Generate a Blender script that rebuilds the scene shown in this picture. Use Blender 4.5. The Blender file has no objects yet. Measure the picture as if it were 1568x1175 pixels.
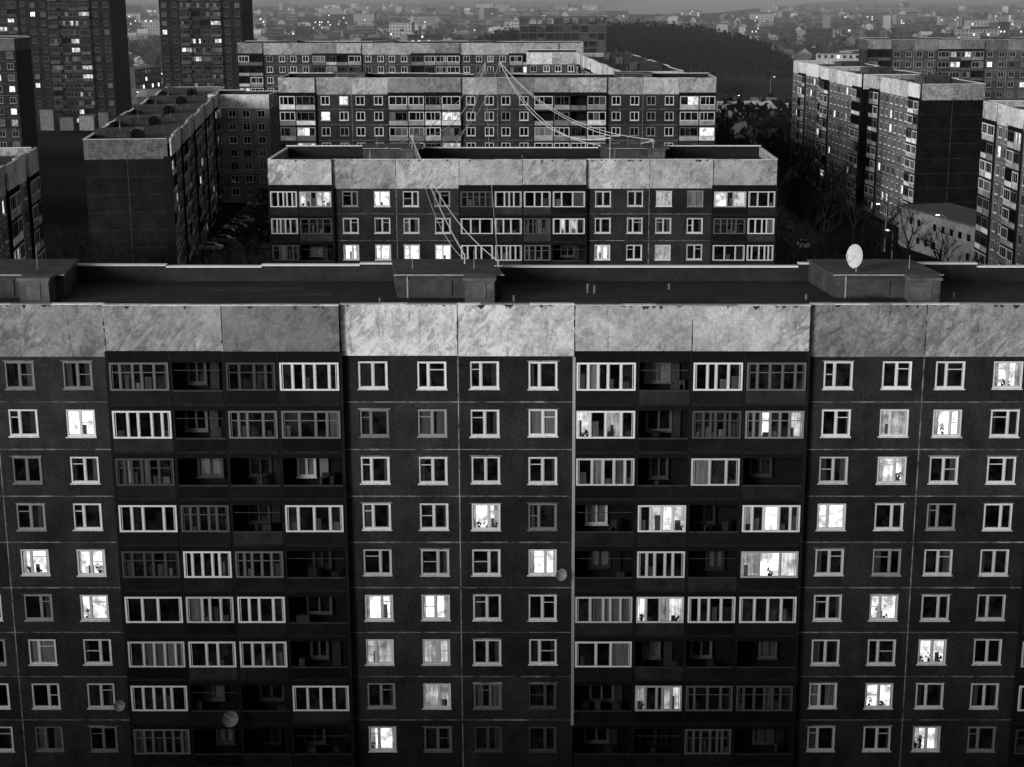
import bpy, math, random
from mathutils import Matrix, Vector
R = random.Random(11)
rad = math.radians
scene = bpy.context.scene

# ------------------------------------------------------------------ materials
def nt_new(name):
    m = bpy.data.materials.new(name); m.use_nodes = True
    nt = m.node_tree; nt.nodes.clear()
    return m, nt
def N(nt, typ, **kw):
    n = nt.nodes.new(typ)
    for k, v in kw.items():
        if k in n.inputs.keys(): n.inputs[k].default_value = v
        else: setattr(n, k, v)
    return n
def mth(nt, op, a, b=None, clamp=False):
    n = nt.nodes.new('ShaderNodeMath'); n.operation = op; n.use_clamp = clamp
    for i, s in enumerate((a, b)):
        if s is None: continue
        if isinstance(s, (int, float)): n.inputs[i].default_value = s
        else: nt.links.new(s, n.inputs[i])
    return n.outputs[0]
def mrange(nt, v, a, b, c, d):
    n = nt.nodes.new('ShaderNodeMapRange')
    nt.links.new(v, n.inputs['Value'])
    for k, x in zip(('From Min', 'From Max', 'To Min', 'To Max'), (a, b, c, d)): n.inputs[k].default_value = x
    return n.outputs[0]
def noise(nt, vec, scale, detail=4, rough=.6, dist=0):
    n = N(nt, 'ShaderNodeTexNoise'); n.inputs['Scale'].default_value = scale
    n.inputs['Detail'].default_value = detail; n.inputs['Roughness'].default_value = rough
    n.inputs['Distortion'].default_value = dist
    nt.links.new(vec, n.inputs['Vector']); return n.outputs[0]
def coords(nt, scale=(1, 1, 1), rot=None):
    tc = N(nt, 'ShaderNodeTexCoord'); out = tc.outputs['Object']
    if rot:
        mr = N(nt, 'ShaderNodeMapping'); mr.inputs['Rotation'].default_value = rot
        nt.links.new(out, mr.inputs['Vector']); out = mr.outputs[0]
    mp = N(nt, 'ShaderNodeMapping'); mp.inputs['Scale'].default_value = scale
    nt.links.new(out, mp.inputs['Vector']); return mp.outputs[0]
def tone(nt):
    a = N(nt, 'ShaderNodeAttribute'); a.attribute_name = 'tone'; return a.outputs['Fac']
def finish(m, nt, val, rough=.9, bump=None, bstr=.3, bdist=.02, metallic=0., spec=.3):
    p = N(nt, 'ShaderNodeBsdfPrincipled'); o = N(nt, 'ShaderNodeOutputMaterial')
    c = N(nt, 'ShaderNodeCombineColor')
    for i in range(3): nt.links.new(val, c.inputs[i])
    nt.links.new(c.outputs[0], p.inputs['Base Color'])
    p.inputs['Roughness'].default_value = rough; p.inputs['Metallic'].default_value = metallic
    p.inputs['Specular IOR Level'].default_value = spec
    if bump is not None:
        b = N(nt, 'ShaderNodeBump'); b.inputs['Strength'].default_value = bstr; b.inputs['Distance'].default_value = bdist
        nt.links.new(bump, b.inputs['Height']); nt.links.new(b.outputs[0], p.inputs['Normal'])
    nt.links.new(p.outputs[0], o.inputs[0]); return m

def simple(name, base, rough=.9, ns=2., lo=.7, hi=1.3, spec=.3, metallic=0.):
    m, nt = nt_new(name); v = noise(nt, coords(nt), ns, 5)
    v = mrange(nt, v, .3, .7, lo, hi)
    v = mth(nt, 'MULTIPLY', mth(nt, 'MULTIPLY', v, base), tone(nt))
    v = mth(nt, 'MINIMUM', v, .88)
    return finish(m, nt, v, rough, spec=spec, metallic=metallic)

def m_wall():
    m, nt = nt_new('pebbledash_wall'); c = coords(nt)
    f = noise(nt, c, 6, 6, .85); big = noise(nt, c, .4, 6, .7); st = noise(nt, coords(nt, (1.1, 1.1, .25)), 1.5, 5, .65)
    v = mrange(nt, f, .33, .67, .45, 1.6)
    v = mth(nt, 'MULTIPLY', v, mrange(nt, big, .3, .7, .55, 1.45))
    v = mth(nt, 'MULTIPLY', v, mrange(nt, st, .35, .7, .85, 1.15))
    v = mth(nt, 'MULTIPLY', mth(nt, 'MULTIPLY', v, .029), tone(nt))
    return finish(m, nt, v, .95, f, .5, .02, spec=.05)
def m_parapet():
    m, nt = nt_new('parapet_concrete')
    c = coords(nt); f = noise(nt, c, 5, 8, .85)
    d = noise(nt, coords(nt, (1.9, 1., .6), (0, rad(-38), 0)), .85, 6, .66, 1.6)
    sel = noise(nt, c, .16, 2, .5)
    blot = noise(nt, c, 1.1, 9, .75, .3)
    drip = noise(nt, coords(nt, (1.9, 1.9, .25)), 1.5, 7, .78)
    big = noise(nt, c, .3, 3, .5)
    v = mrange(nt, f, .32, .68, .6, 1.4)
    dd = mth(nt, 'MULTIPLY', mth(nt, 'SUBTRACT', d, .5), mrange(nt, sel, .4, .58, .6, 4.2))
    v = mth(nt, 'MULTIPLY', v, mth(nt, 'MAXIMUM', mth(nt, 'MINIMUM', mth(nt, 'ADD', dd, .97), 1.2), .62))
    v = mth(nt, 'MULTIPLY', v, mrange(nt, blot, .38, .55, .66, 1.06))
    v = mth(nt, 'MULTIPLY', v, mth(nt, 'MINIMUM', mrange(nt, drip, .33, .44, .42, 1.), 1.04))
    v = mth(nt, 'MULTIPLY', v, mrange(nt, big, .3, .7, .78, 1.22))
    v = mth(nt, 'MULTIPLY', mth(nt, 'MULTIPLY', v, .64), tone(nt))
    v = mth(nt, 'MINIMUM', v, .84)
    return finish(m, nt, v, .95, f, .7, .03, spec=.1)
def m_joint():
    m, nt = nt_new('mortar_joint'); f = noise(nt, coords(nt), 1.3, 6, .75)
    v = mrange(nt, f, .36, .62, .02, .3)
    return finish(m, nt, mth(nt, 'MULTIPLY', v, tone(nt)), .9)
def m_curtain():
    m, nt = nt_new('curtain_cloth'); w = noise(nt, coords(nt, (9, 9, .5)), 1.2, 3, .6)
    v = mth(nt, 'MULTIPLY', mth(nt, 'MULTIPLY', mrange(nt, w, .3, .7, .35, 1.3), .2), tone(nt))
    return finish(m, nt, v, .35)
def m_lit(name, curtain):
    m, nt = nt_new(name)
    if curtain:
        w = noise(nt, coords(nt, (8, 8, .5)), 1.2, 3, .6); b = noise(nt, coords(nt), 1.4, 3, .6)
        v = mth(nt, 'MULTIPLY', mrange(nt, w, .3, .7, .35, 1.15), mrange(nt, b, .35, .65, .35, 1.15))
    else:
        b = noise(nt, coords(nt), 1.7, 3, .55); v = mrange(nt, b, .36, .58, .4, 1.25)
    v = mth(nt, 'MULTIPLY', v, tone(nt))
    e = N(nt, 'ShaderNodeEmission'); o = N(nt, 'ShaderNodeOutputMaterial')
    nt.links.new(v, e.inputs['Strength']); nt.links.new(e.outputs[0], o.inputs[0]); return m
def m_corr():
    m, nt = nt_new('corrugated_panel')
    tc = N(nt, 'ShaderNodeTexCoord'); sx = N(nt, 'ShaderNodeSeparateXYZ'); nt.links.new(tc.outputs['Object'], sx.inputs[0])
    w = mth(nt, 'SINE', mth(nt, 'MULTIPLY', sx.outputs[0], 42.))
    big = noise(nt, coords(nt), .9, 5, .7)
    v = mth(nt, 'MULTIPLY', mrange(nt, w, -1, 1, .8, 1.2), mrange(nt, big, .3, .7, .5, 1.5))
    v = mth(nt, 'MULTIPLY', mth(nt, 'MULTIPLY', v, .012), tone(nt))
    return finish(m, nt, v, .8, w, .3, .01, spec=.1)
def m_glass():
    m, nt = nt_new('window_glass'); b = noise(nt, coords(nt), 1.2, 4, .6)
    v = mth(nt, 'MULTIPLY', mrange(nt, b, .4, .7, .002, .02), tone(nt))
    return finish(m, nt, v, .08, spec=.5)
def m_roof():
    m, nt = nt_new('bitumen_roof'); c = coords(nt)
    a = noise(nt, c, .7, 6, .7, 1.); b = noise(nt, coords(nt, (.25, 3, 1)), 1.2, 4, .6)
    v = mth(nt, 'MULTIPLY', mrange(nt, a, .3, .7, .45, 1.7), mrange(nt, b, .35, .65, .7, 1.3))
    v = mth(nt, 'MULTIPLY', mth(nt, 'MULTIPLY', v, .024), tone(nt))
    return finish(m, nt, v, .7, a, .3, .05)
def m_emit(name, s):
    m, nt = nt_new(name); e = N(nt, 'ShaderNodeEmission'); e.inputs['Strength'].default_value = s
    o = N(nt, 'ShaderNodeOutputMaterial'); nt.links.new(e.outputs[0], o.inputs[0]); return m

MATS = [m_wall(), m_parapet(), m_joint(), m_roof(), simple('window_frame', .88, .5, 6, .88, 1.08),
        m_glass(), m_curtain(), m_lit('lit_room', False), m_lit('lit_curtain', True), m_corr(),
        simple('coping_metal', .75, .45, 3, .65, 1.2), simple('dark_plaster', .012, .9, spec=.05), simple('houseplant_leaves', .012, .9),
        simple('concrete', .2, .9, 1.2, .6, 1.3), simple('bark', .03, .95, 5, spec=.05), simple('foliage', .035, .95, .6, .5, 1.5, spec=.05),
        simple('asphalt', .022, .9, .5, spec=.1), simple('car_paint', .3, .3, 3, .9, 1.1, .6), simple('tyre_rubber', .015, .8),
        m_emit('lamp_glow', 5.), simple('river_water', .1, .14, .01, spec=1.)]
WALL, PAR, JNT, ROOF, FRM, GLS, CUR, LIT, LITC, COR, MET, DRK, LEAF, CON, BARK, FOL, ASP, PAINT, TYRE, LAMP, WATER = range(21)

# ------------------------------------------------------------------ builder
class B:
    def __init__(s): s.v = []; s.f = []; s.m = []; s.t = []
    def poly(s, pts, m, t=1.):
        i = len(s.v); s.v += pts; s.f.append(tuple(range(i, i + len(pts)))); s.m.append(m); s.t.append(t)
    def fq(s, x0, x1, z0, z1, y, m, t=1.):
        s.poly([(x0, y, z0), (x1, y, z0), (x1, y, z1), (x0, y, z1)], m, t)
    def hq(s, x0, x1, y0, y1, z, m, t=1.):
        s.poly([(x0, y0, z), (x1, y0, z), (x1, y1, z), (x0, y1, z)], m, t)
    def xq(s, x, y0, y1, z0, z1, m, t=1.):
        s.poly([(x, y0, z0), (x, y1, z0), (x, y1, z1), (x, y0, z1)], m, t)
    def box(s, x0, x1, y0, y1, z0, z1, m, t=1., sk=0., tt=None):
        a = [(x0, y0), (x1, y0), (x1 + sk, y1), (x0 + sk, y1)]
        for i in range(4):
            p, q = a[i], a[(i + 1) % 4]
            s.poly([(p[0], p[1], z0), (q[0], q[1], z0), (q[0], q[1], z1), (p[0], p[1], z1)], m, t)
        s.poly([(p[0], p[1], z1) for p in a], m, t if tt is None else tt)
        s.poly([(p[0], p[1], z0) for p in reversed(a)], m, t)
    def tube(s, p, q, r0, r1, n, m, t=1.):
        p = Vector(p); q = Vector(q); d = (q - p)
        if d.length < 1e-6: return
        d.normalize(); u = d.orthogonal().normalized(); w = d.cross(u)
        A = []; C = []
        for i in range(n):
            a = 2 * math.pi * i / n; o = u * math.cos(a) + w * math.sin(a)
            A.append(tuple(p + o * r0)); C.append(tuple(q + o * r1))
        for i in range(n):
            j = (i + 1) % n; s.poly([A[i], A[j], C[j], C[i]], m, t)
        if n > 3: s.poly(C, m, t)
    def mesh(s, name):
        me = bpy.data.meshes.new(name); me.from_pydata(s.v, [], s.f)
        used = sorted(set(s.m)); mp = {k: i for i, k in enumerate(used)}
        for k in used: me.materials.append(MATS[k])
        me.polygons.foreach_set('material_index', [mp[k] for k in s.m])
        a = me.attributes.new('tone', 'FLOAT', 'FACE'); a.data.foreach_set('value', s.t)
        me.update(); return me
    def obj(s, name, loc=(0, 0, 0), yaw=0.):
        o = bpy.data.objects.new(name, s.mesh(name)); o.location = loc; o.rotation_euler = (0, 0, yaw)
        scene.collection.objects.link(o); return o

def plants(b, x0, x1, z0, y, hmax):
    for _ in range(R.randint(1, 2)):
        px = R.uniform(x0 + .12, x1 - .12); h = R.uniform(.12, hmax); sp = R.uniform(.08, .24); n = R.randint(5, 14)
        b.poly([(px - .06, y + .002, z0), (px + .06, y + .002, z0), (px + .09, y + .002, z0 + .14), (px - .09, y + .002, z0 + .14)], LEAF)
        for _ in range(n):
            zz = z0 + .1 + R.random() * h; xx = px + R.uniform(-sp, sp)
            a = R.uniform(.3, 2.8); l = R.uniform(.06, .17); w = l * R.uniform(.15, .4); yy = y - R.random() * .01
            ca, sa = math.cos(a), math.sin(a)
            xx = min(max(xx, x0 + .05), x1 - .05)
            b.poly([(xx - ca * l, yy, zz - sa * l), (xx + sa * w, yy, zz - ca * w), (xx + ca * l, yy, zz + sa * l), (xx - sa * w, yy, zz + ca * w)], LEAF)

def pane(b, x0, x1, z0, z1, y, state, fine):
    w = x1 - x0
    if state == 'D':
        b.fq(x0, x1, z0, z1, y, GLS, R.uniform(.5, 1.6))
        if fine:
            k = R.random()
            if k < .4: b.fq(x0, x0 + w * R.uniform(.1, .28), z0, z1, y - .006, CUR, R.uniform(.08, .4))
            if .2 < k < .65: b.fq(x1 - w * R.uniform(.1, .28), x1, z0, z1, y - .006, CUR, R.uniform(.08, .4))
            if k > .88: plants(b, x0, x1, z0, y - .02, .6)
    elif state == 'C':
        b.fq(x0, x1, z0, z1, y, CUR, R.uniform(.35, .9))
        if fine and R.random() < .7:
            xa = x0 + w * R.uniform(.3, .5); b.fq(xa, xa + w * R.uniform(.15, .4), z0, z1, y - .005, GLS, 1)
    else:
        b.fq(x0, x1, z0, z1, y, LIT if state in 'LP' else LITC, {'L': 1.6, 'P': 1.3, 'M': .75}[state] * R.uniform(.7, 1.15))
        if fine:
            if state in 'LP' and R.random() < .6:
                b.fq(x0, x0 + w * R.uniform(.06, .22), z0, z1, y - .006, LITC, .5)
                b.fq(x1 - w * R.uniform(.06, .22), x1, z0, z1, y - .006, LITC, .5)
            if state == 'P' or (state == 'M' and R.random() < .5):
                plants(b, x0, x1, z0, y - .02, .7)
                if R.random() < .5: plants(b, x0, x1, z0, y - .03, .3)
            if R.random() < .4:
                xa = R.uniform(x0, x1 - .3); b.fq(xa, xa + R.uniform(.15, .35), z0, z0 + R.uniform(.3, .9), y - .004, CUR, .6)

def window(b, xc, zc, w, h, y0, ft, state, fine, dep=.13, wt=1.):
    if fine: xc += R.uniform(-.03, .03); zc += R.uniform(-.02, .02)
    x0, x1, z0, z1 = xc - w / 2, xc + w / 2, zc - h / 2, zc + h / 2
    yf = y0 + .03; yp = y0 + dep
    fw = .105 if fine else .15
    if fine:
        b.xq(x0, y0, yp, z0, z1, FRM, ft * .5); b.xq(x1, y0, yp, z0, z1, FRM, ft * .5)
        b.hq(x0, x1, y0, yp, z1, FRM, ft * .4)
        if R.random() < .5: # lighter patch of render left around a replaced window
            b.box(x0 - R.uniform(.04, .1), x1 + R.uniform(.04, .1), y0 - .012, y0 - .003, z1 + .003, z1 + R.uniform(.04, .09), JNT, R.uniform(.5, 1.5))
    b.fq(x0, x1, z0, z0 + fw, yf, FRM, ft); b.fq(x0, x1, z1 - fw * .8, z1, yf, FRM, ft)
    b.fq(x0, x0 + fw, z0 + fw, z1 - fw * .8, yf, FRM, ft); b.fq(x1 - fw, x1, z0 + fw, z1 - fw * .8, yf, FRM, ft)
    b.box(x0 - .05, x1 + .05, y0 - .08, y0 - .004, z0 - .05, z0 + .015, MET, ft * 1.1)
    a0, a1, c0, c1 = x0 + fw, x1 - fw, z0 + fw, z1 - fw * .8
    if fine:
        b.hq(a0, a1, yf, yp, c0, FRM, ft * .7)
        sw = .045; ys = y0 + .08; kind = R.random()
        mx = a0 + (a1 - a0) * (R.choice([.36, .5, .5, .62]))
        b.box(mx - .05, mx + .05, ys - .02, ys + .02, c0, c1, FRM, ft * .9)
        for s0, s1 in ((a0, mx - .05), (mx + .05, a1)):
            b.fq(s0, s1, c0, c0 + sw, ys, FRM, ft * .7); b.fq(s0, s1, c1 - sw, c1, ys, FRM, ft * .7)
            b.fq(s0, s0 + sw, c0 + sw, c1 - sw, ys, FRM, ft * .7); b.fq(s1 - sw, s1, c0 + sw, c1 - sw, ys, FRM, ft * .7)
        if kind < .75:
            s0, s1 = ((a0, mx) if kind < .45 else (mx, a1)); zz = c1 - (c1 - c0) * R.choice([.28, .3, .5])
            b.fq(s0 + .05, s1 - .05, zz, zz + .055, ys - .01, FRM, ft * .8)
    else:
        mx = (a0 + a1) / 2; b.fq(mx - .06, mx + .06, c0, c1, yf + .02, FRM, ft * .9)
    pane(b, a0, a1, c0, c1, yp, state, fine)

def wall_holes(b, x0, x1, z0, z1, holes, y, m, t):
    if not holes: b.fq(x0, x1, z0, z1, y, m, t); return
    za, zb = holes[0][2], holes[0][3]
    b.fq(x0, x1, z0, za, y, m, t); b.fq(x0, x1, zb, z1, y, m, t)
    xs = x0
    for h in holes: b.fq(xs, h[0], za, zb, y, m, t); xs = h[1]
    b.fq(xs, x1, za, zb, y, m, t)

def loggia(b, x0, x1, zc, yf, code, fine, lt, ft):
    za, zb = zc - .80, zc + .82
    b.fq(x0, x1, zc - 1.56, za, yf, COR, lt * R.choice([.5, .8, 1, 1, 1.3, 2.2]))
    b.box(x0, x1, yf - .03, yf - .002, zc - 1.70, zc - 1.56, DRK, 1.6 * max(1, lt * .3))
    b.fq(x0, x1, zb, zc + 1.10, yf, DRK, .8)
    if code in 'WwGgCL':
        f = {'W': 1., 'w': .95, 'G': .14, 'g': .28, 'C': .7, 'L': .6}[code] * ft * R.uniform(.85, 1.1)
        if code == 'G': f *= R.uniform(.5, 1.8)
        fw = .10 if fine else .14
        yo = yf - .02
        b.box(x0 + .03, x1 - .03, yo - .03, yo, za, za + fw, FRM, f); b.box(x0 + .03, x1 - .03, yo - .03, yo, zb - fw, zb, FRM, f)
        b.box(x0 + .03, x0 + .03 + fw, yo - .03, yo, za + fw, zb - fw, FRM, f); b.box(x1 - .03 - fw, x1 - .03, yo - .03, yo, za + fw, zb - fw, FRM, f)
        a0, a1 = x0 + .03 + fw, x1 - .03 - fw
        n = R.choice([3, 4, 4, 5]) if code in 'WwCL' else R.choice([4, 5, 6])
        if not fine: n = 3
        wts = [R.choice([1, 1, .7, 1.3]) for _ in range(n)]; cum = [0]
        for q in wts: cum.append(cum[-1] + q / sum(wts))
        yp = yf + .06
        for i in range(n):
            p0, p1 = a0 + (a1 - a0) * cum[i], a0 + (a1 - a0) * cum[i + 1]; st = p1 - p0
            if i: b.fq(p0 - .045, p0 + .045, za + fw, zb - fw, yo - .01, FRM, f)
            if fine:
                b.fq(p0 + .045, p0 + .09, za + fw, zb - fw, yo + .01, FRM, f * .7); b.fq(p1 - .09, p1 - .045, za + fw, zb - fw, yo + .01, FRM, f * .7)
                if code in 'Gg': b.fq(p0 + .09, p1 - .09, zb - fw - .5, zb - fw - .45, yo + .008, FRM, f)
            k = R.random()
            if code in 'wgL' and k < {'w': .5, 'g': .5, 'L': .8}[code]:
                b.fq(p0, p1, za + fw, zb - fw, yp, LITC if R.random() < .5 else LIT, R.uniform(.3, 1.4))
                if fine:
                    if R.random() < .35: plants(b, p0, p1, za + fw, yp - .02, .4)
                    if R.random() < .6:
                        xa = R.uniform(p0, p0 + st * .5); b.fq(xa, min(p1, xa + R.uniform(.15, .4)), za + fw, za + fw + R.uniform(.2, 1.), yp - .005, CUR, R.uniform(.1, .8))
            elif (code == 'C' and k < .75) or k < .07: b.fq(p0, p1, za + fw, zb - fw, yp, CUR, R.uniform(.3, 1.1))
            else:
                b.fq(p0, p1, za + fw, zb - fw, yp, GLS, R.uniform(.5, 2))
                if fine and k > .6:
                    zt = za + fw + R.uniform(.2, .9); xa = R.uniform(p0, p0 + st * .4)
                    b.fq(xa, min(p1, xa + R.uniform(.2, .5)), za + fw, zt, yp - .004, CUR, R.uniform(.1, .6))
    else:
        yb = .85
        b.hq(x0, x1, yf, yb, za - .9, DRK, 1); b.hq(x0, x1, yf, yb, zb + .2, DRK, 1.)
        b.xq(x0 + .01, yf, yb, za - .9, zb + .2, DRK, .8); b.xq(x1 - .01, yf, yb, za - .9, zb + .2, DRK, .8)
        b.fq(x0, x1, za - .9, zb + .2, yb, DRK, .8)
        b.box(x0, x1, yf - .03, yf + .04, za - .06, za + .03, MET, .06)
        if fine or code == 'o':
            xc = x0 + (x1 - x0) * R.uniform(.3, .6); stt = 'C' if code == 'o' else R.choice(['D', 'D', 'D', 'C'])
            fr = .55 if code == 'o' else R.uniform(.02, .14)
            window(b, xc, zc, R.choice([1.1, 1.3, 1.5]), R.uniform(1.1, 1.4), yb - .2, fr, stt, False, .12)
            if R.random() < .6: b.box(xc + .75, xc + 1.25, yb - .12, yb - .05, za - .8, zb - .1, FRM, fr * .3)
            for _ in range(R.randint(0, 3)):
                cx = R.uniform(x0 + .2, x1 - .5); cw = R.uniform(.15, .5); hh = R.uniform(.1, .6)
                b.box(cx, cx + cw, .0, .3, za - .1, za + hh, CUR, R.uniform(.03, .3))
            if R.random() < .5: b.box(x0 + .1, x1 - .1, yf + .01, yf + .03, zc + .35, zc + .38, MET, .1)

def block(b, pat, n, x0=0., yo=0., depth=12.5, pw=6.56, fh=2.8, wt=1., pt=None, ft=1., lt=1., litp=.06, fine=False,
          states=None, rows=None, ends=True, roofbox=True, ptone=1., skew=-.7, blight=False, endt=.6, roof_t=1., endp=1.):
    NP = len(pat); W = NP * pw; s = pw / 6.56; x1 = x0 + W
    zw = 2.44; ztop = zw + fh * (n - 1) + 1.12; zp = ztop + 2.94; zr = zp - .9
    sub = B(); lcount = 0; wcount = 0
    for i, ch in enumerate(pat):
        a = x0 + i * pw; second = (i > 0 and pat[i - 1] == ch)
        if i > 1 and pat[i - 2] == ch and pat[i - 1] == ch: second = (i % 2 == 1)
        if i == 0 and NP > 1 and pat[1] != ch: second = True
        for r in range(n):
            k = n - 1 - r; zc = zw + fh * k
            zlo = zc - (fh - 1.24) if k else 0.; zhi = zc + 1.24 if r else ztop
            if ch == 'P':
                offs = (1.5, 4.77) if second else (1.75, 5.07); hl = []
                for o in offs: hl.append((a + o * s - .83, a + o * s + .83, zc - .8, zc + .8))
                wall_holes(sub, a, a + pw, zlo, zhi, hl, 0., WALL, wt * R.uniform(.72, 1.25))
                for j, o in enumerate(offs):
                    key = (r, wcount + j)
                    f = R.choice([1, 1, 1, 1, 1, .8, .4]) * R.uniform(.85, 1.05) * ft
                    if states is not None:
                        st = states.get(key, 'C' if R.random() < .04 else 'D')
                        if st in '0': st = 'D'; f = .12
                        if st in '1': st = R.choice('DDC'); f = .25
                        if st in 'LPM': f = max(f, .85)
                    else:
                        q = R.random(); st = R.choice('LLMP') if q < litp else ('C' if q < litp + .12 else 'D')
                    window(sub, a + o * s, zc, 1.66, 1.6, 0., f, st, fine, wt=wt)
                if k:
                    xs = a
                    while xs < a + pw - .01:   # hand-pointed joint, slightly irregular
                        xe = min(a + pw, xs + R.uniform(.8, 2.6)); hh = R.uniform(.018, .042)
                        sub.fq(xs, xe, zlo - hh, zlo + hh, -.004, JNT, min(wt, 2.5) * R.uniform(.5, 1.3)); xs = xe
            else:
                ws = (3.0, 3.56) if second else (3.56, 3.0); xa = a
                for j in range(2):
                    xb = xa + ws[j] * s
                    if rows: code = rows[r][(lcount + j) % len(rows[r])]
                    else: code = R.choice('WWWWCwGGLO' if R.random() < litp * 8 else 'WWCWGOOGG')
                    loggia(sub, xa + .09, xb - .09, zc, -.35, code, fine, lt, ft)
                    xa = xb
        if ch == 'P': wcount += 2; sub.fq(a - .032, a + .032, 0, ztop, -.007, JNT, min(wt, 2.5) * 1.2)
        else:
            lcount += 2
            xa = a
            for ww in (0,) + (((3.0, 3.56) if second else (3.56, 3.0))[:1]):
                xa += ww * s
                edge = (ww == 0 and (i == 0 or pat[i - 1] != 'L'))
                if edge and blight and 5 < i < 10: sub.box(xa - .10, xa + .06, -.37, 0, 3.5, ztop, FRM, .42)
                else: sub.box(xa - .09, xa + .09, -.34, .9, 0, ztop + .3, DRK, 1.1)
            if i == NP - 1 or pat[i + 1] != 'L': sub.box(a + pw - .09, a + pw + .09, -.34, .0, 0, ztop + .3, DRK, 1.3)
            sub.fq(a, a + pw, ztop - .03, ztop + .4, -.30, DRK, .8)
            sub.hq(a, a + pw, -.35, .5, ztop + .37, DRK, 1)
        t = (pt[i] if pt else R.choice([.6, .8, 1, 1.15])) * ptone
        yp = -.06 if ch == 'P' else -.40; zb = ztop + R.uniform(-.05, .03) if ch == 'P' else ztop + .36 + R.uniform(-.03, .04)
        sub.box(a + .025, a + pw - .025, yp, yp + .25, zb, zp, PAR, t)
        sub.fq(a, a + pw, zb + .02, zp - .02, yp + .04, DRK, 1)
        xs = a
        while xs < a + pw - .01:
            xe = min(a + pw, xs + R.uniform(1.2, 3.)); dz = R.uniform(0, .03)
            sub.box(xs, xe - .015, yp - .05, yp + .30, zp + .002, zp + .05 + dz, MET, R.uniform(.4, 1.2)); xs = xe
        if fine:
            for _ in range(R.randint(3, 7)):
                cx = a + R.uniform(.2, pw - .6); cw = R.uniform(.08, .5); ch2 = R.uniform(.05, .26)
                sub.poly([(cx, yp - .004, zp - .001), (cx + cw, yp - .004, zp - .001), (cx + cw * .7, yp - .004, zp - ch2 * .7), (cx + cw * .4, yp - .004, zp - ch2), (cx + cw * .15, yp - .004, zp - ch2 * .5)], DRK, 4)
            zz = zb
            while zz < zp - .1:
                ze = min(zp, zz + R.uniform(.1, .5)); o_ = R.uniform(-.03, .03)
                if R.random() < .6: sub.fq(a - .035 + o_, a + .035 + o_, zz, ze, yp - .005, DRK if R.random() < .6 else JNT, R.uniform(1, 3))
                zz = ze
    sub.hq(x0, x1, .0, depth, zr, ROOF, roof_t)
    sub.fq(x0, x1, 0, zp, depth, WALL, wt)
    xs = x0
    while xs < x1 - .01:
        xe = min(x1, xs + R.uniform(5, 15)); dz = R.choice([0, .1, .2])
        sub.box(xs, xe, depth - .3, depth - .01, zr, zp + dz, ROOF, .8 * roof_t)
        sub.box(xs - .03, xe - .03, depth - .45, depth + .05, zp + dz + .002, zp + dz + .09, FRM, R.uniform(.8, 1.)); xs = xe
    for _ in range(int(W / 5)):
        vx = R.uniform(x0 + 1, x1 - 1); vy = R.uniform(3, depth - 1.2)
        sub.tube((vx, vy, zr), (vx, vy, zr + R.uniform(.2, .6)), .08, .08, 6, MET, .2)
    for _ in range(int(W / 6)):
        vx = R.uniform(x0 + 1, x1 - 5); vy = R.uniform(4, depth - 3)
        sub.hq(vx, vx + R.uniform(2, 5), vy, vy + 1., zr + .006 + R.random() * .01, ROOF, R.uniform(.5, 2.5) * roof_t)
    if ends:
        for xe, sg in ((x0, -1), (x1, 1)):
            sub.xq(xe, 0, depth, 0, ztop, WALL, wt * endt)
            for q in range(2):
                y0, y1 = depth * q / 2, depth * (q + 1) / 2
                xa, xb = (xe - .06, xe + .19) if sg < 0 else (xe - .19, xe + .06)
                sub.box(xa, xb, y0 + .22 * (q == 0) + .02, y1 - .03, ztop - .05, zp - .004, PAR, ptone * endp * R.uniform(.4, .75))
                sub.box(xa - .05, xb + .05, y0 + .32 * (q == 0), y1 - .42 * q, zp + .003, zp + .065, FRM, R.uniform(.8, 1.))
            for k in range(1, n): sub.poly([(xe + sg * .004, 0, zw + fh * k - 1.58), (xe + sg * .004, depth, zw + fh * k - 1.58), (xe + sg * .004, depth, zw + fh * k - 1.54), (xe + sg * .004, 0, zw + fh * k - 1.54)], JNT, .3)
            sub.poly([(xe + sg * .008, depth / 2 - .03, 0), (xe + sg * .008, depth / 2 + .03, 0), (xe + sg * .008, depth / 2 + .03, ztop), (xe + sg * .008, depth / 2 - .03, ztop)], JNT, .5)
    if roofbox:
        i = 0
        while i < NP - 1:
            if pat[i] == 'P' and pat[i + 1] == 'P':
                a = x0 + i * pw
                sub.box(a + 2.62 * s, a + 8.9 * s, 6.7, depth - .5, zr, zr + 1.32, ROOF, 1.8, skew)
                sub.box(a + 2.5 * s, a + 9.0 * s, 6.5, depth - .4, zr + 1.322, zr + 1.44, ROOF, 2.4, skew)
                sub.box(a + 2.45 * s, a + 9.05 * s, 6.44, 6.495, zr + 1.38, zr + 1.45, MET, .5)
                sub.box(a + 6.75 * s, a + 8.5 * s, 5.0, 6.43, zr, zr + 1.35, ROOF, 3)
                sub.box(a + 6.65 * s, a + 8.6 * s, 4.9, 6.43, zr + 1.352, zr + 1.5, ROOF, 4.)
                sub.box(a + 3.2 * s, a + 3.28 * s, 6.62, 6.69, zr, zr + 1.3, MET, .5)
                sub.box(a + 2.9 * s, a + 5.9 * s, 6.64, 6.69, zr + .15, zr + 1.1, CON, .28)
                sub.box(a + 7.2 * s, a + 8. * s, 4.96, 4.99, zr + .2, zr + 1.2, MET, .15)
                for _ in range(2):
                    vx = a + R.uniform(3.2, 8) * s; sub.tube((vx, 8.5, zr + 1.4), (vx, 8.5, zr + R.uniform(2., 2.8)), .03, .02, 5, MET, .4)
                i += 2
            else: i += 1
    if yo:
        sub.v = [(p[0], p[1] + yo, p[2]) for p in sub.v]
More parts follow.
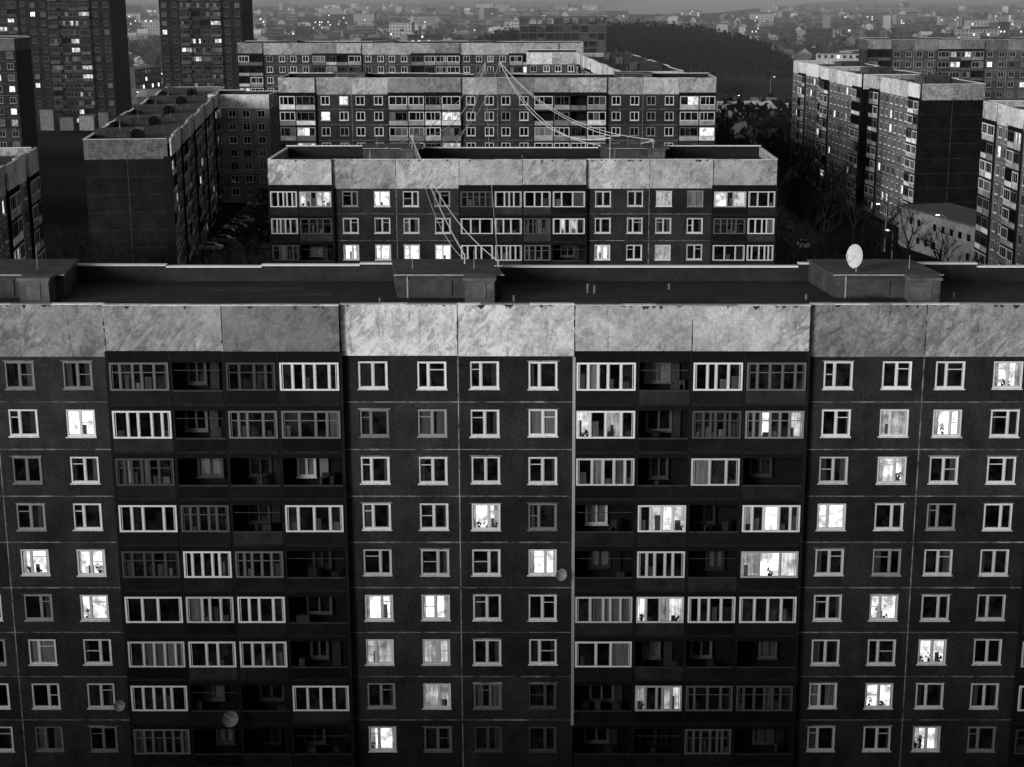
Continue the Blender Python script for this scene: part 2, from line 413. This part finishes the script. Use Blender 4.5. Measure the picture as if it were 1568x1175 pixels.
    o = len(b.v); b.v += sub.v; b.f += [tuple(q + o for q in f) for f in sub.f]; b.m += sub.m; b.t += sub.t

# ------------------------------------------------------------------ apartment blocks
S = {(0, 2): '1', (0, 3): '1', (0, 11): 'P', (1, 3): 'L', (1, 9): 'M', (1, 10): 'P', (2, 2): '1', (2, 9): 'P', (3, 8): 'L', (3, 6): 'P',
     (4, 2): 'P', (4, 3): 'P', (4, 7): 'L', (5, 3): 'P', (5, 4): 'L', (5, 5): 'L', (5, 9): 'P', (6, 2): 'C', (6, 4): 'M', (6, 5): 'M',
     (6, 10): 'P', (7, 5): 'M', (7, 9): 'P', (8, 4): 'P', (8, 10): 'P', (8, 6): '0', (8, 7): '0', (7, 7): '0', (7, 6): '1', (8, 5): '1', (8, 2): '1', (8, 3): '1', (3, 7): '1', (0, 4): 'D', (1, 4): '1', (3, 5): 'D', (0, 5): 'D'}
ROWS = ["GOGWWOWG", "WOGGwOGg", "GOOoCOCO", "WGOWowOw", "GWGOOWOL", "WCWOCwWW", "CWWOWOOO", "WOOWOLGG", "GOOOOOGO"]
b = B()
block(b, "PPLLPPLLPPLL", 9, fine=True, states=S, rows=ROWS, blight=True, lt=1., roof_t=.85,
      pt=[.4, .44, .52, .32, 1.2, 1.05, .8, .8, .38, .5, .5, .5])
b.obj('unseen_shade_block', (-37.46, 86.8, 0))
b = B(); block(b, "PPLLPPLLPPLLPPLLPPLLPPLLPP", 9, fine=False); b.obj('unseen_shade_block', (-115, 12, 0))  # out-of-view block added to shade the lower floors of the front facade

S2 = {(0, 1): 'L', (0, 6): 'M', (0, 7): 'C', (2, 0): 'L', (2, 1): 'L', (2, 2): 'L', (2, 3): 'L', (2, 4): 'L', (2, 6): 'M', (1, 2): 'C'}
b = B(); block(b, "LPPLLPPL", 9, fine=True, states=S2, lt=1.3, ptone=.72, ft=.8, roof_t=.35,
               rows=["WLGWWWLW", "WGWWGwGW", "GOWWGOWW"] + ["WGOWGWOW"] * 6)
b.obj('unseen_shade_block', (-28.1, 164, 0))
b = B(); block(b, "LPPLLPPLLPPL", 9, pw=6.62, lt=26, litp=.07, wt=1.3, ptone=.65, ft=.75, roof_t=.6)
b.obj('unseen_shade_block', (-47.6, 292, 1.4))
b = B(); block(b, "LPPLLPPLLPPLLP", 9, lt=18, litp=.04, wt=1.8, ptone=.65, ft=.8)
b.obj('unseen_shade_block', (-80.5, 430, 3))
b = B(); block(b, "PP", 9, lt=8, wt=2., ptone=1.1, roofbox=False); b.obj('unseen_shade_block', (-3.6, 412, 1.3))
b = B(); block(b, "LPPLLPPLLPPLLP", 9, lt=8, wt=2., ptone=1.2); b.obj('unseen_shade_block', (9.6, 412, 1.1), rad(-86))
b = B(); block(b, "LPPLLPPLLPPLLPPLLPPL", 8, lt=28, wt=4, ptone=1.2, fh=2.7, endt=.14, roof_t=2.6, endp=.38); b.obj('unseen_shade_block', (-56, 240, -1.3), rad(97.5))  # right-facing side toned lighter to stand in for sky light
b = B(); block(b, "PLPLPLPL", 9, lt=45, wt=7, ptone=1.5, ft=1.3, roof_t=1.5); b.obj('unseen_shade_block', (-50.4, 131, -.6), rad(98.5))  # wall tones raised on this side, imitating sky light in the colour
b = B(); block(b, "PP", 7, lt=6, wt=8., ptone=1., roofbox=False); b.obj('unseen_shade_block', (-71.5, 345, .6))
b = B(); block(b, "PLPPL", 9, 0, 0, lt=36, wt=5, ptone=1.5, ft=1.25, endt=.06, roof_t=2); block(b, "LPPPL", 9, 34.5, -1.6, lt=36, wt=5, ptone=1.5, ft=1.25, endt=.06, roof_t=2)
block(b, "LPPPL", 9, 69, -.2, lt=32, wt=4.4, ptone=1.4, ft=1.25, endt=.08, roof_t=2, endp=.5); b.obj('unseen_shade_block', (63.5, 405, -.4), rad(-85.2))
b = B(); block(b, "LPLPLPL", 9, lt=36, wt=5, ptone=1.3, ft=1.2); b.obj('unseen_shade_block', (68, 245, .5), rad(-89.5))
b = B(); block(b, "LPPLLPPLLPP", 9, lt=8, wt=2.4, ptone=.35, ft=.35, litp=.04); b.obj('unseen_shade_block', (92, 455, 3.2))
b = B(); block(b, "PLPPLP", 9, lt=3, wt=1., ptone=.3, ft=.3); b.obj('unseen_shade_block', (-171, 405, 5.))
for X, Y, nn in ((-164, 520, 18), (-122, 520, 18), (-200, 560, 16)):
    b = B(); block(b, "PLLP", nn, depth=20, pw=6.6, lt=2.5, wt=.4, ft=.1, litp=.1, ptone=.4, roofbox=False)
    for k in range(1, nn): # balcony rails
        for q in (6.7, 16.7): b.box(q, q + 3, -1.3, -.36, 1. + 2.8 * k, 1.1 + 2.8 * k, CON, .6); b.box(q, q + 3, -1.3, -1.25, 1.1 + 2.8 * k, 2. + 2.8 * k, CON, R.uniform(.1, .5))
    for q in range(5): b.box(-2 + q * 6.2, R.uniform(1, 3) + q * 6.2, -9, -5, 0, R.uniform(3, 7), CON, R.uniform(.2, 1.2))
    b.obj('tower_block', (X, Y, 2))

b = B()
b.box(0, 28, 0, 10, 0, 7.2, CON, 1.3, tt=.12); b.box(-.2, 28.2, -.2, 10.2, 7.202, 7.5, CON, .5)
for i in range(9):
    if R.random() < .75: b.fq(1 + i * 3, 2.2 + i * 3, 4.6, 5.8, -.01, GLS, 1.); b.box(.9 + i * 3, 2.3 + i * 3, -.06, -.012, 4.5, 4.6, FRM, .5)
    if R.random() < .4: b.fq(1 + i * 3, 2.2 + i * 3, 1.4, 2.6, -.01, GLS, 1.)
b.obj('low_service_building', (66, 290, 0), rad(-76))
b = B(); b.box(0, 6.5, 0, 5, 0, 2.8, CON, 1.2); b.box(-.2, 6.7, -.2, 5.2, 2.802, 3.05, ROOF, 2.5); b.fq(1, 2.2, 0, 2.1, -.01, MET, .4); b.fq(3.5, 5.5, 1.9, 2.3, -.01, DRK, 1)
b.obj('transformer_booth', (-52.6, 268, 0))
b = B()
for k in range(13):
    b.box(0, 35, 0, 16, k * 3 - .3, k * 3, CON, .7)
    if k < 12:
        for i in range(11):
            for y in (0.2, 8, 15.4): b.box(.1 + i * 3.43, .5 + i * 3.43, y, y + .4, k * 3, k * 3 + 2.7, CON, .4)
        for i in range(10):
            if R.random() < .6: b.fq(.5 + i * 3.43, 3.4 + i * 3.43, k * 3, k * 3 + R.choice([1., 2.6, 2.6]), .35, CON, R.uniform(.1, .5))
b.obj('unfinished_concrete_building', (-8.6, 650, -1))

# ------------------------------------------------------------------ terrain
def sm(t): t = max(0., min(1., t)); return t * t * (3 - 2 * t)
def hgt(x, y):
    h = 12 * math.exp(-((x - 45) / 100) ** 2 - ((y - 930) / 120) ** 2)
    h += sm((y - 700) / 1500) * (2.5 + 2.5 * math.sin(x * .004 + y * .0023) * math.cos(y * .0031))
    h += sm((y - 7000) / 2500) * 150
    return h
me = bpy.data.meshes.new('ground'); V = []; F = []
ys = [-150, 0, 100, 200, 300, 400, 500, 600] + [650 + 50 * i for i in range(20)] + [1700 + 200 * i for i in range(30)] + [8000 + 800 * i for i in range(8)]
xs = [-9000, -6000, -4000, -3000, -2000, -1400, -1000] + [-800 + 50 * i for i in range(33)] + [1000, 1400, 2000, 3000, 4000, 6000, 9000]
for y in ys:
    for x in xs: V.append((x, y, hgt(x, y)))
nx = len(xs)
for j in range(len(ys) - 1):
    for i in range(nx - 1): F.append((j * nx + i, j * nx + i + 1, (j + 1) * nx + i + 1, (j + 1) * nx + i))
me.from_pydata(V, [], F)
m, nt = nt_new('ground_soil')
c = coords(nt); a = noise(nt, c, .012, 8, .62, .6); f = noise(nt, c, .35, 5, .7); st = noise(nt, coords(nt, (.6, 1.2, 1)), .006, 8, .7, .5)
tc = N(nt, 'ShaderNodeTexCoord'); sp = N(nt, 'ShaderNodeSeparateXYZ'); nt.links.new(tc.outputs['Object'], sp.inputs[0])
far = mrange(nt, sp.outputs[1], 500, 2600, 0, 1)
town = mth(nt, 'MULTIPLY', mrange(nt, a, .35, .65, .3, 1.7), mrange(nt, f, .3, .7, .6, 1.4))
town = mth(nt, 'MULTIPLY', town, .013)
fld_haze = mth(nt, 'MULTIPLY', mrange(nt, st, .42, .6, .015, .4), mrange(nt, a, .35, .65, .3, 1.5))  # field patches; far ground also coloured paler to stand in for haze
mx = N(nt, 'ShaderNodeMix'); nt.links.new(far, mx.inputs[0]); nt.links.new(town, mx.inputs[2]); nt.links.new(fld_haze, mx.inputs[3])
finish(m, nt, mx.outputs[0], .95, spec=.02); me.materials.append(m)
o = bpy.data.objects.new('ground', me); scene.collection.objects.link(o)
b = B()
cl = [(190, 2500, 40), (240, 3000, 130), (310, 3400, 160), (400, 3900, 210), (520, 4600, 260), (690, 5400, 340), (850, 6200, 430), (1000, 7100, 520)]
Lf = []; Rt = []
for i in range(40):
    k = i / 39 * (len(cl) - 1); j = min(int(k), len(cl) - 2); f_ = k - j
    x, y, w_ = [cl[j][q] * (1 - f_) + cl[j + 1][q] * f_ for q in range(3)]
    Lf.append((x - w_ * R.uniform(.8, 1.2), y, 7.5)); Rt.append((x + w_ * R.uniform(.8, 1.2), y, 7.5))
for i in range(39): b.poly([Lf[i], Rt[i], Rt[i + 1], Lf[i + 1]], WATER, 1)
b.obj('river')

def strip(b, x0, y0, x1, y1, w, z, m, t):
    d = Vector((x1 - x0, y1 - y0)).normalized(); p = Vector((-d.y, d.x)) * w / 2
    b.poly([(x0 + p.x, y0 + p.y, z), (x0 - p.x, y0 - p.y, z), (x1 - p.x, y1 - p.y, z), (x1 + p.x, y1 + p.y, z)], m, t)
b = B()
for (x0, y0, x1, y1, w) in ((-46, 105, -62, 420, 7), (52, 105, 48, 440, 7), (-46, 120, 60, 120, 6), (-50, 215, 55, 215, 6), (-60, 350, 55, 350, 6), (-300, 620, 300, 600, 9), (-60, 60, 60, 60, 6)):
    strip(b, x0, y0, x1, y1, w, .006 + .004 * len(b.f), ASP, 1.1)
    d = Vector((x1 - x0, y1 - y0)).normalized(); p = Vector((-d.y, d.x)) * (w / 2 + .1)
    for sg in (1, -1): strip(b, x0 + p.x * sg, y0 + p.y * sg, x1 + p.x * sg, y1 + p.y * sg, .2, .13, CON, .2)
b.obj('road')

# ------------------------------------------------------------------ trees
def bare_tree(seed):
    r = random.Random(seed); b = B()
    def grow(p, d, l, rr, lv):
        q = p + d * l; b.tube(p, q, rr, rr * .65, 5 if lv < 2 else 3, BARK, .7)
        if lv >= 5: return
        for _ in range(3 if lv < 4 else 4):
            nd = (d + Vector((r.uniform(-1, 1), r.uniform(-1, 1), r.uniform(-.25, .6))) * .75).normalized()
            grow(p + d * l * r.uniform(.55, 1), nd, l * r.uniform(.55, .78), rr * .55, lv + 1)
    grow(Vector((0, 0, 0)), Vector((0, 0, 1)), 3.4, .2, 0)
    return b.mesh('bare_tree')
TM = [bare_tree(i) for i in range(4)]
spots = []
for _ in range(46): y = R.uniform(112, 235); spots.append((R.uniform(-48, -33) - (y - 110) * .05, y))
for _ in range(6): y = R.uniform(240, 280); spots.append((R.uniform(-50, -46), y))
for _ in range(90): y = R.uniform(112, 290); spots.append((R.uniform(30, 62) , y))
for _ in range(26): y = R.uniform(180, 285); spots.append((R.uniform(-40, 40), y))
for _ in range(110): y = R.uniform(290, 420); spots.append((R.uniform(34, 62), y))
for _ in range(30): y = R.uniform(190, 236); spots.append((R.uniform(-76, -58), y))
for (x, y) in spots:
    if abs((x + 46) + (y - 105) * .05) < 3.5 or abs(x - 50) < 3: continue
    o = bpy.data.objects.new('bare_tree', R.choice(TM)); s = R.uniform(1., 1.7); o.scale = (s, s, s); o.location = (x, y, 0); o.rotation_euler = (0, 0, R.uniform(0, 6.28))
    scene.collection.objects.link(o)

def crown(b, x, y, z, w, h, t, con, n=26):
    b.tube((x, y, z), (x, y, z + h * .5), .25, .12, 3, BARK, 1)
    for _ in range(n):
        k = R.random(); a = R.uniform(0, 6.28)
        prof = (1 - k * .8) if con else math.sin(math.pi * (.12 + .85 * k))
        rr = w * .5 * prof * math.sqrt(R.random()); c = Vector((x + math.cos(a) * rr, y + math.sin(a) * rr, z + h * (.2 + .8 * k)))
        l = w * R.uniform(.14, .3)
        P = [c + Vector((R.uniform(-1, 1), R.uniform(-1, 1), R.uniform(-1, .8))) * l for _ in range(3)]
        b.poly([tuple(p) for p in P], FOL, t * R.uniform(.6, 1.4))
b = B()
for _ in range(2500):
    x = R.uniform(-46, 128); y = R.uniform(800, 1000)
    e = 1 - ((x - 41) / 90) ** 4
    if e < .05: continue
    crown(b, x, y, hgt(x, y) - 1, R.uniform(5, 8), R.uniform(12, 18) * (.6 + .4 * e), .12, True, 22)
b.obj('pine_forest_hill')
b = B()
for _ in range(4600):
    y = 460 + 3600 * R.random() ** 1.8; x = R.uniform(-.37, .34) * y
    cl = math.sin(x * .02 + 1.3) * math.sin(y * .013 + x * .006)
    if cl < -.35 + .5 * R.random() : continue
    if -50 < x < 135 and 600 < y < 1050: continue
    if -205 < x < -90 and y < 600: continue
    if abs(x) < 100 and y < 480: continue
    if y > 2400 and abs(x - 190 - (y - 2600) * .17) < 200: continue
    crown(b, x, y, hgt(x, y) - .5, R.uniform(6, 12), R.uniform(6, 12), R.uniform(.2, .9), False, 20)
b.obj('distant_trees')

# ------------------------------------------------------------------ village houses
b = B()
for _ in range(950):
    y = 480 + 3000 * R.random() ** 1.5; x = R.uniform(-.37, .34) * y
    if -50 < x < 135 and 600 < y < 1060: continue
    if y < 620 and (x < -85 or -80 < x < 20 or 88 < x < 175): continue
    if y > 2500 and abs(x - 190 - (y - 2600) * .17) < 150: continue
    z = hgt(x, y) - .3; w = R.uniform(7, 13); d = R.uniform(7, 11); h = R.uniform(3, 6); rh = R.uniform(1.5, 4.); t = R.uniform(.15, 2.2); a = R.choice([0, .3, -.3, 1.4, .8])
    if R.random() < .16: w *= 3; h = R.choice([9, 12, 15]); rh = .3
    c, s = math.cos(a), math.sin(a)
    def T(u, v, q): return (x + u * c - v * s, y + u * s + v * c, z + q)
    k = [(-w / 2, -d / 2), (w / 2, -d / 2), (w / 2, d / 2), (-w / 2, d / 2)]
    for i in range(4):
        p, q = k[i], k[(i + 1) % 4]; b.poly([T(*p, 0), T(*q, 0), T(*q, h), T(*p, h)], CON, t)
    rt = R.choice([.15, .4, 1., 3.5])
    b.poly([T(-w / 2 - .4, -d / 2 - .4, h - .1), T(w / 2 + .4, -d / 2 - .4, h - .1), T(w / 2 + .4, 0, h + rh), T(-w / 2 - .4, 0, h + rh)], CON, rt)
    b.poly([T(-w / 2 - .4, d / 2 + .4, h - .1), T(w / 2 + .4, d / 2 + .4, h - .1), T(w / 2 + .4, 0, h + rh), T(-w / 2 - .4, 0, h + rh)], CON, rt)
    for sx in (-w / 2, w / 2): b.poly([T(sx, -d / 2, h), T(sx, d / 2, h), T(sx, 0, h + rh)], CON, t)
    for fl in range(int(h / 3)):
        for i in range(int(w / 3)):
            u = -w / 2 + 1 + i * 3; z0 = 1 + 3 * fl; b.poly([T(u, -d / 2 - .05, z0), T(u + 1.3, -d / 2 - .05, z0), T(u + 1.3, -d / 2 - .05, z0 + 1.4), T(u, -d / 2 - .05, z0 + 1.4)], LIT if R.random() < .07 else GLS, 2.2)
b.obj('distant_village_houses')

# ------------------------------------------------------------------ street lamps
def lamp_mesh():
    b = B(); b.tube((0, 0, 0), (0, 0, 7.5), .11, .07, 8, MET, .4); b.tube((0, 0, 0), (0, 0, .6), .18, .16, 8, MET, .4)
    pts = [(0, 0, 7.5), (.15, 0, 8.2), (.6, 0, 8.6), (1.3, 0, 8.7)]
    for p, q in zip(pts, pts[1:]): b.tube(p, q, .05, .05, 6, MET, .4)
    b.box(1.2, 1.9, -.14, .14, 8.62, 8.78, MET, .5); b.box(1.25, 1.85, -.12, .12, 8.5, 8.615, LAMP, 1)
    return b.mesh('street_lamp')
LM = lamp_mesh()
for (x, y, a) in ((62, 283, 3), (69, 268, 2.6), (-152, 600, 0), (44, 560, 0), (70, 580, 0),
                  (-190, 640, 0), (100, 700, 0), (150, 640, 0), (-90, 760, 0), (180, 820, 0), (230, 900, 0), (-230, 800, 0), (-120, 900, 0), (56, 250, 2), (140, 760, 0), (-60, 620, 0), (210, 700, 0)):
    o = bpy.data.objects.new('street_lamp', LM); o.location = (x, y, hgt(x, y)); o.rotation_euler = (0, 0, a); scene.collection.objects.link(o)

# ------------------------------------------------------------------ cars
def car_mesh(t):
    b = B()
    prof = [(-2.15, .35), (-2.2, .75), (-1.95, .95), (-1.2, 1.0), (-.65, 1.42), (.75, 1.45), (1.45, 1.02), (2.05, .92), (2.15, .7), (2.12, .35)]
    L = []; Rr = []
    for (x, z) in prof:
        w = .84 if z < 1.1 else .64; L.append((x, -w, z)); Rr.append((x, w, z))
    for i in range(len(prof) - 1):
        m = GLS if i in (3, 5) else PAINT; b.poly([L[i], L[i + 1], Rr[i + 1], Rr[i]], m, t if m == PAINT else 1)
    for Q in (L, Rr):
        b.poly([Q[0], Q[1], Q[2], Q[3], Q[6], Q[7], Q[8], Q[9]], PAINT, t); b.poly([Q[3], Q[4], Q[5], Q[6]], GLS, 1)
    b.poly([L[0], L[9], Rr[9], Rr[0]], TYRE, 1)
    for x in (-1.3, 1.3):
        for s in (-1, 1): b.tube((x, s * .62, .33), (x, s * .87, .33), .33, .33, 12, TYRE, 1); b.tube((x, s * .86, .33), (x, s * .885, .33), .18, .17, 8, MET, .6)
    for s in (-1, 1): b.box(2.08, 2.16, s * .65 - .15, s * .65 + .15, .66, .82, FRM, .8)
    return b.mesh('parked_car')
CM = [car_mesh(t) for t in (.2, .7, 1.8, 2.8)]
cars = [(-59 - i * .45 + R.uniform(-.8, .8), 284 + i * 8.5, R.uniform(-.3, .3)) for i in range(8)] + [(-54 - i * .4 + R.uniform(-.5, .5), 276 + i * 12, R.uniform(-.2, .2)) for i in range(6)] + \
       [(48, 287, 1.6), (49, 310, 1.5), (47, 260, .2), (-45, 250, .1)]
for (x, y, a) in cars:
    o = bpy.data.objects.new('parked_car', R.choice(CM)); o.location = (x, y, .05); o.rotation_euler = (0, 0, a); scene.collection.objects.link(o)

# ------------------------------------------------------------------ satellite dishes
def dish(name, loc, rad_, aim, pole, t=1.):
    b = B(); d = Vector(aim).normalized(); u = d.orthogonal().normalized(); w = d.cross(u); c = Vector((0, 0, 0))
    rings = []
    for k in range(5):
        r = rad_ * k / 4; off = .25 * rad_ * (k / 4) ** 2
        rings.append([tuple(c + d * off + (u * math.cos(a * math.pi / 10) + w * math.sin(a * math.pi / 10)) * r) for a in range(20)])
    for k in range(4):
        for i in range(20): b.poly([rings[k][i], rings[k][(i + 1) % 20], rings[k + 1][(i + 1) % 20], rings[k + 1][i]], FRM, t)
    b.tube(c + w * -rad_ + d * .25 * rad_, c + d * rad_ * 1.0, .02, .02, 5, MET, .5); b.tube(c + d * rad_, c + d * rad_ * 1.15, .06, .06, 6, MET, .8)
    for p in pole: b.tube(tuple(c), p, .035, .035, 6, MET, .5)
    return b.obj(name, loc)
dish('satellite_dish', (19., 94.2, 30.4), .72, (-.86, -.5, .12), [(0, 0, -2.4), ], .65)
dish('satellite_dish', (1.15, 86.0, 13.2), .36, (.5, -1, .2), [(.3, .5, -.1)], .5)
dish('satellite_dish', (-18.3, 85.7, 4.3), .48, (.5, -1, .25), [(0, .75, -.2)], .35)
dish('satellite_dish', (-24.9, 86.2, 4.9), .33, (.4, -1, .2), [(.2, .5, -.1)], .4)

# ------------------------------------------------------------------ cables and masts
def mast(x, y, z0, z1):
    b = B(); b.tube((0, 0, z0), (0, 0, z1), .05, .04, 6, MET, .7)
    b.tube((-.25, 0, z1 - .3), (.25, 0, z1 - .3), .03, .03, 5, MET, .7)
    b.obj('roof_mast', (x, y, 0))
for a_ in ((-4.7, 97, 28, 30.1), (-2.6, 96, 28, 29.8), (-13.7, 170, 28, 31), (7.4, 170, 28, 30.8), (12, 170, 28, 30.5), (-10.3, 300, 29, 32.8), (-7.6, 300, 29, 33)): mast(*a_)
def cable(p, q, sag, r, t=1.2):
    b = B(); P = Vector(p); Q = Vector(q); n = 28; pr = None
    for i in range(n + 1):
        k = i / n; c = P.lerp(Q, k); c.z -= 4 * sag * k * (1 - k)
        if pr is not None: b.tube(pr, c, r, r, 4, MET, t)
        pr = c
    b.obj('overhead_cable')
cable((-13.7, 170, 30.8), (-4.7, 97, 30.0), .8, .038, 1.25)
cable((-13.7, 170, 30.6), (-2.6, 96, 29.8), 1.6, .032, 1.25)
cable((-13.7, 170, 30.9), (-4.7, 97, 29.7), 2.2, .02)
cable((-10.3, 300, 32.8), (-2.6, 96, 29.8), 3.6, .03)
cable((-10.3, 300, 32.6), (-13.7, 170, 30.9), 4., .06)
cable((-10.3, 300, 32.4), (-13.7, 170, 30.6), 7, .05)
cable((-10.3, 300, 32.8), (-16.5, 170, 29.5), 2.5, .045)
cable((-7.6, 300, 32.8), (7.4, 170, 30.6), 4.5, .06)
cable((-7.6, 300, 32.6), (12, 170, 30.3), 5.5, .05)
cable((-7.6, 300, 32.9), (7.4, 170, 30.8), 2., .04)
cable((-7.6, 300, 32.9), (12, 170, 30.4), 3., .04)
cable((-7.6, 300, 32.9), (-13.7, 170, 30.4), 5.2, .04)

# ------------------------------------------------------------------ evening haze over the distant town
hz = B(); hz.box(-2500, 2500, 335, 6500, -20, 140, CON); ho = hz.obj('haze')
ho.data.materials.clear(); m, nt = nt_new('evening_haze')
vs = N(nt, 'ShaderNodeVolumeScatter'); vs.inputs['Density'].default_value = .00023; vs.inputs['Anisotropy'].default_value = 0.; vs.inputs['Color'].default_value = (.9, .9, .9, 1)
oo = N(nt, 'ShaderNodeOutputMaterial'); nt.links.new(vs.outputs[0], oo.inputs['Volume']); ho.data.materials.append(m)

# ------------------------------------------------------------------ world, sun, camera
w = bpy.data.worlds.new("World"); scene.world = w; w.use_nodes = True
nt = w.node_tree; nt.nodes.clear()
sky = nt.nodes.new('ShaderNodeTexSky'); sky.sky_type = 'NISHITA'; sky.sun_disc = False
EL, AZ = 12, 225
sky.sun_elevation = rad(EL); sky.sun_rotation = rad(AZ); sky.dust_density = 3
bw = nt.nodes.new('ShaderNodeRGBToBW'); bg = nt.nodes.new('ShaderNodeBackground'); bg.inputs['Strength'].default_value = .08
ow = nt.nodes.new('ShaderNodeOutputWorld')
nt.links.new(sky.outputs[0], bw.inputs[0]); nt.links.new(bw.outputs[0], bg.inputs[0]); nt.links.new(bg.outputs[0], ow.inputs[0])
L = bpy.data.lights.new('sun', 'SUN'); L.energy = 2.3; L.angle = rad(18); L.color = (1, 1, 1)
so = bpy.data.objects.new('sun', L); scene.collection.objects.link(so)
sd = Vector((math.sin(rad(AZ)) * math.cos(rad(EL)), math.cos(rad(AZ)) * math.cos(rad(EL)), math.sin(rad(EL))))
so.rotation_euler = sd.to_track_quat('Z', 'Y').to_euler()
cam = bpy.data.cameras.new('camera'); co = bpy.data.objects.new('camera', cam); scene.collection.objects.link(co)
cam.sensor_width = 36; cam.lens = 55.68; cam.shift_x = -.028; cam.clip_end = 30000; cam.clip_start = .5
co.location = (0, 0, 46); co.rotation_euler = (rad(76), 0, 0); scene.camera = co
scene.view_settings.view_transform = 'Standard'; scene.view_settings.look = 'None'; scene.view_settings.exposure = 0
